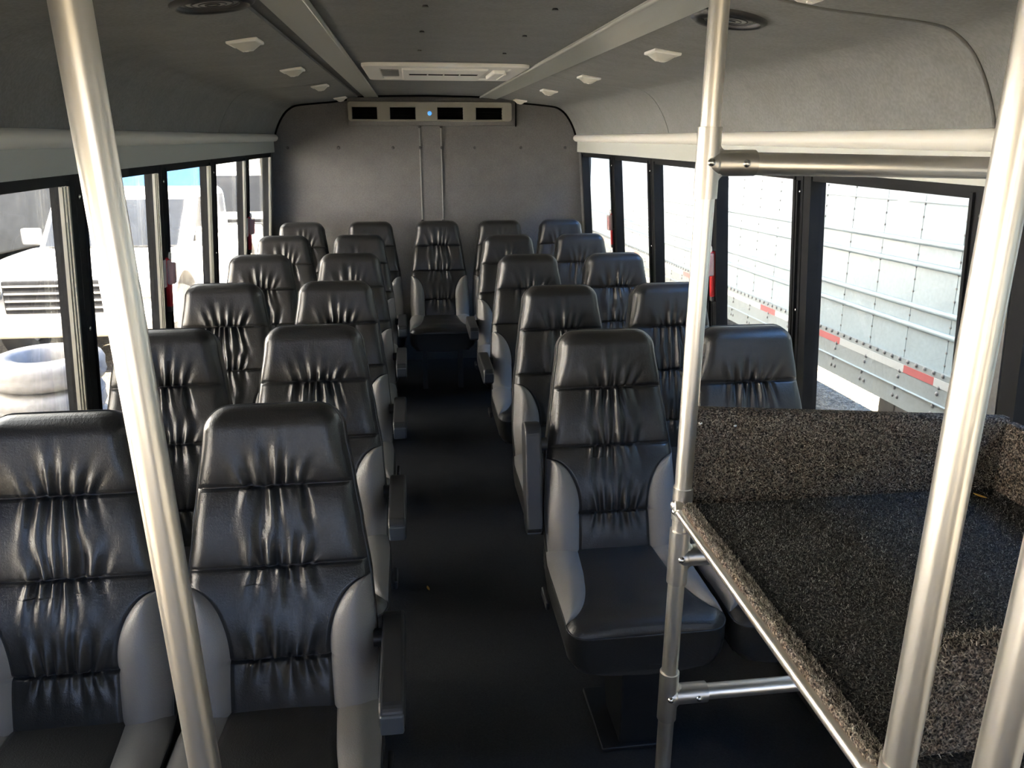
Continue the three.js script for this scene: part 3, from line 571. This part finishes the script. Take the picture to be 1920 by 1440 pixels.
// ================================================================ OUTSIDE
const yard = { pos: V(2.83, -0.83, 0), rot: new THREE.Euler(-0.0263, -0.0153, 0, 'YXZ') };
function outside(o, x, y, z, turn = 0) {                // place in yard coordinates (ground y = 0)
  o.position.copy(V(x - yard.pos.x, y, z).applyEuler(yard.rot).add(yard.pos)); o.quaternion.setFromEuler(yard.rot).multiply(new THREE.Quaternion().setFromAxisAngle(V(0, 1, 0), turn)); return o;
}
{
  const g = new THREE.BoxGeometry(120, 0.3, 120, 1, 1, 1), m = mesh('ground', metric(g), M.gravel);
  outside(m, 0, -0.15, -10); tag(m, 'gravel yard outside the bus windows', 'ground', null, 'structure');
}
{
  const t = outside(thing('semi_trailer', 'long white riveted semi trailer parked along the right windows', 'trailer', [0, 0, 0]), 2.83, 0, 0);
  const z0 = 3.2, pitch = 0.39, n = 44, zEnd = z0 - n * pitch, W = 2.55, zs = -4.34 + pitch * 19;
  const panelGeo = lim(0.01, 0.03, 1.24, 4.0, -pitch / 2 + 0.002, pitch / 2 - 0.002);
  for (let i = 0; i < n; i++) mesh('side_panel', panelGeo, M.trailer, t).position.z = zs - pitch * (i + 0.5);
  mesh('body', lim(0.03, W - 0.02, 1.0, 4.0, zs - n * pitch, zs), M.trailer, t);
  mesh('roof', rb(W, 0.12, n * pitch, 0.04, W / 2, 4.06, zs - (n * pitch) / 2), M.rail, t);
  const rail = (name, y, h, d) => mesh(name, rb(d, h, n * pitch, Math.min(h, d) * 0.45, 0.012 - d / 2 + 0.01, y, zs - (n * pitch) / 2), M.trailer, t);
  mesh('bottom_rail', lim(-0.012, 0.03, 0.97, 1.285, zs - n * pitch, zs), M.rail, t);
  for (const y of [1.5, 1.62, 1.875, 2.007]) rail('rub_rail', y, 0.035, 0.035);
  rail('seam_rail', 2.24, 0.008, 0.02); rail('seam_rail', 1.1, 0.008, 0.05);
  // rivets: posts and the row along the bottom rail
  const rv = [], sphere = new THREE.SphereGeometry(0.008, 6, 4).scale(0.6, 1, 1), big = new THREE.SphereGeometry(0.014, 6, 4).scale(0.6, 1, 1);
  for (let i = 0; i <= n; i++) { const z = zs - pitch * i; for (let y = 1.33; y < 3.9; y += 0.075) rv.push(sphere.clone().translate(0.008, y, z)); for (const [dy, dz] of [[1.03, -0.03], [1.03, 0.02], [1.08, -0.02], [1.16, 0], [1.2, 0.01]]) rv.push(big.clone().translate(-0.013, dy, z + dz)); }
  for (let z = zs - 0.02; z > zs - n * pitch; z -= 0.085) rv.push(big.clone().translate(-0.014, 1.275, z));
  const rm = mesh('rivets', merge(rv), M.rivet, t); rm.userData.kind = 'stuff';
  for (let i = 0; i < 16; i++) { const z = -3.99 + 1.075 * 6 - i * 1.075; mesh('reflective_tape', lim(-0.016, -0.012, 1.2, 1.248, z - 0.3, z), M.tapeRed, t).userData.label = 'red reflective tape'; mesh('reflective_tape', lim(-0.016, -0.012, 1.2, 1.248, z - 1.075, z - 0.3), M.tapeWhite, t).userData.label = 'white reflective tape'; }
  // far side skirt, landing legs and rear wheels
  mesh('side_skirt', lim(W - 0.05, W - 0.02, 0.8, 1.02, zs - n * pitch, zs), M.rail, t);
  for (const x of [0.5, W - 0.45]) mesh('landing_leg', merge([rb(0.2, 0.95, 0.2, 0.01, x, 0.52, -5.05), rb(0.36, 0.04, 0.36, 0.01, x, 0.02, -5.05)]), M.blackSteel, t);
  for (const z of [-11.6, -12.9]) for (const x of [0.16, W - 0.16]) wheel(t, x, 0.5, z, 0.5, 0.28);
}
function wheel(parent, x, y, z, r, w, tyreMat = M.tyre) {
  const g = new THREE.LatheGeometry([[r * 0.56, -w / 2], [r * 0.8, -w / 2 - 0.01], [r * 0.96, -w / 2 + 0.02], [r, -w * 0.25], [r, w * 0.25], [r * 0.96, w / 2 - 0.02], [r * 0.8, w / 2 + 0.01], [r * 0.56, w / 2], [r * 0.54, 0], [r * 0.56, -w / 2]].map(([a, b]) => new THREE.Vector2(a, b)), 32).rotateZ(Math.PI / 2).translate(x, y, z);
  const t = mesh('wheel', g, tyreMat, parent);
  mesh('rim', new THREE.CylinderGeometry(r * 0.56, r * 0.56, w * 0.7, 24).rotateZ(Math.PI / 2).translate(x, y, z), M.rim, t);
}
// white crew-cab pickup beyond the left windows, nose towards the bus front
function pickup(label, x, z, k, turn, group) {
  const t = outside(thing('pickup_truck', label, 'pickup truck', [0, 0, 0], group), x, 0, z, turn); t.scale.setScalar(k);
  const side = (pts, w, mat, name, inset = 0) => { const s = new THREE.Shape(); pts(s); return mesh(name, metric(new THREE.ExtrudeGeometry(s, { depth: w - 0.08, bevelEnabled: true, bevelSize: 0.04, bevelThickness: 0.04, bevelSegments: 3, bevelOffset: -0.04, curveSegments: 10 }).translate(0, 0, -(w - 0.08) / 2).rotateY(-Math.PI / 2)), mat, t); };
  // shape x = along the truck (front +), y = up
  side((s) => { s.moveTo(-2.75, 0.55); s.lineTo(-2.75, 1.12); s.lineTo(-0.95, 1.14); s.lineTo(1.15, 1.16); s.quadraticCurveTo(2.3, 1.12, 2.55, 1.0); s.quadraticCurveTo(2.75, 0.9, 2.75, 0.5); s.lineTo(2.3, 0.45); s.absarc(1.8, 0.45, 0.5, 0, Math.PI, false); s.lineTo(-1.2, 0.42); s.absarc(-1.7, 0.45, 0.5, 0, Math.PI, false); s.lineTo(-2.75, 0.5); }, 1.95, M.body, 'body');
  side((s) => { s.moveTo(-0.95, 1.12); s.lineTo(-0.85, 1.7); s.quadraticCurveTo(-0.8, 1.8, -0.6, 1.82); s.lineTo(0.35, 1.82); s.quadraticCurveTo(0.6, 1.8, 0.7, 1.68); s.lineTo(1.25, 1.12); s.closePath(); }, 1.7, M.body, 'cab');
  for (const q of [-1, 1]) {
    for (const [a, b, c, d] of [[-0.78, -0.72, -0.02, -0.02], [0.06, 0.06, 0.5, 0.92]]) { const s = new THREE.Shape(); s.moveTo(a, 1.2); s.lineTo(b, 1.72); s.lineTo(c, 1.72); s.lineTo(d, 1.2); s.closePath(); mesh('side_window', metric(new THREE.ExtrudeGeometry(s, { depth: 0.02, bevelEnabled: false }).rotateY(-Math.PI / 2).translate(q * 0.85 + 0.01, 0, 0)), M.carGlass, t); }
    mesh('mirror', rb(0.22, 0.2, 0.1, 0.03, q * 1.02, 1.28, 0.95), M.body, t);
    mesh('headlight', rb(0.34, 0.16, 0.08, 0.02, q * 0.76, 0.88, 2.72), M.amber, t);
    for (const z of [1.8, -1.7]) wheel(t, q * 0.84, 0.4, z, 0.4, 0.26);
  }
  mesh('windscreen', metric(new THREE.BoxGeometry(1.5, 0.72, 0.02).rotateX(-0.78).translate(0, 1.44, 0.985)), M.carGlass, t);
  const g = mesh('grille', rb(1.1, 0.34, 0.06, 0.02, 0, 0.83, 2.74), M.plastic, t);
  for (let i = 0; i < 4; i++) mesh('grille_bar', rb(1.06, 0.02, 0.02, 0.006, 0, 0.72 + i * 0.075, 2.775), M.rim, g);
  mesh('bumper', rb(1.9, 0.2, 0.14, 0.04, 0, 0.52, 2.78), M.rim, t);
}
pickup('white pickup truck with dark windows seen through the left windows', -4.4, -12.6, 1.15, 0);
{
  const t = outside(thing('box_truck', 'dark slate blue box truck standing outside the nearest left window', 'truck', [0, 0, 0]), -8.3, 0, -12.2);
  mesh('cargo_box', rb(2.4, 2.7, 6.2, 0.05, 0, 2.35, -0.8), M.slate, t);
  mesh('cab', rb(2.2, 1.9, 1.7, 0.18, 0, 1.65, 3.2, 4), M.slate, t);
  mesh('side_window', rb(0.03, 0.7, 0.9, 0.01, 1.1, 2.05, 3.3), M.carGlass, t);
  mesh('chassis', rb(1.6, 0.25, 7.6, 0.03, 0, 0.8, 0), M.blackSteel, t);
  for (const z of [3.1, -2.6]) for (const x of [-0.95, 0.95]) wheel(t, x, 0.48, z, 0.48, 0.3);
}
function cargoVan(label, x, z, len, h, k) {
  const t = outside(thing('cargo_truck', label, 'truck', [0, 0, 0], 'white cargo trucks'), x, 0, z);
  mesh('cargo_box', rb(2.3, h, len, 0.04, -1.15, 1.0 + h / 2, 0, 3), M.body, t);
  for (const y of [1.02, 1.0 + h - 0.06]) mesh('box_rail', rb(0.03, 0.09, len, 0.008, 0.005, y + 0.03, 0), M.rim, t);
  mesh('chassis', rb(1.5, 0.22, len + 1.8, 0.03, -1.15, 0.8, 0.9), M.blackSteel, t);
  mesh('cab', rb(2.1, 1.75, 1.6, 0.2, -1.15, 1.45, len / 2 + 0.85, 4), M.body, t);
  mesh('windscreen', rb(1.8, 0.7, 0.04, 0.015, -1.15, 1.85, len / 2 + 1.64), M.carGlass, t);
  mesh('side_window', rb(0.04, 0.6, 0.8, 0.015, -0.1, 1.85, len / 2 + 0.95), M.carGlass, t);
  const g = mesh('grille', rb(1.2, 0.6, 0.05, 0.02, -1.15, 1.05, len / 2 + 1.65), M.plastic, t);
  for (let i = 0; i < 6; i++) mesh('grille_bar', rb(1.15, 0.025, 0.02, 0.006, -1.15, 0.82 + i * 0.09, len / 2 + 1.68), M.rim, g);
  for (const q of [-0.85, 0.85]) mesh('headlight', rb(0.28, 0.2, 0.05, 0.02, -1.15 + q, 0.95, len / 2 + 1.64), M.amber, t);
  for (const zz of [len / 2 + 0.8, -len / 2 + 1.0]) for (const q of [-0.95, 0.95]) wheel(t, -1.15 + q, 0.45, zz, 0.45, 0.3);
}
cargoVan('white box truck beside the driver side of the bus', -4.4, -3.8, 7.6, 2.5);
cargoVan('white box truck with dark grille outside the rear left windows', -2.35, -20.5, 5.0, 2.5);
{
  // stack of old tyres close to the left side
  for (let i = 0; i < 4; i++) {
    const r = 0.43, w = 0.25, g = new THREE.LatheGeometry([[r * 0.55, -w / 2 + 0.02], [r * 0.75, -w / 2], [r * 0.95, -w / 2 + 0.03], [r, -w * 0.2], [r * 0.985, -0.01], [r * 0.985, 0.01], [r, w * 0.2], [r * 0.95, w / 2 - 0.03], [r * 0.75, w / 2], [r * 0.55, w / 2 - 0.02], [r * 0.62, 0], [r * 0.55, -w / 2 + 0.02]].map(([a, b]) => new THREE.Vector2(a, b)), 36);
    const m = mesh('old_tyre', g, M.tyreGrey); outside(m, -3.25 + (i % 2) * 0.03, 0.125 + i * 0.251, -6.35).quaternion.identity();
    tag(m, ['weathered tyre at the bottom of the stack outside the left window', 'weathered tyre second from the ground in the outdoor stack', 'weathered tyre third from the ground in the outdoor stack', 'weathered tyre on top of the stack outside the left window'][i], 'tyre', 'stacked tyres outside');
  }
}
renderer.render(scene, camera);
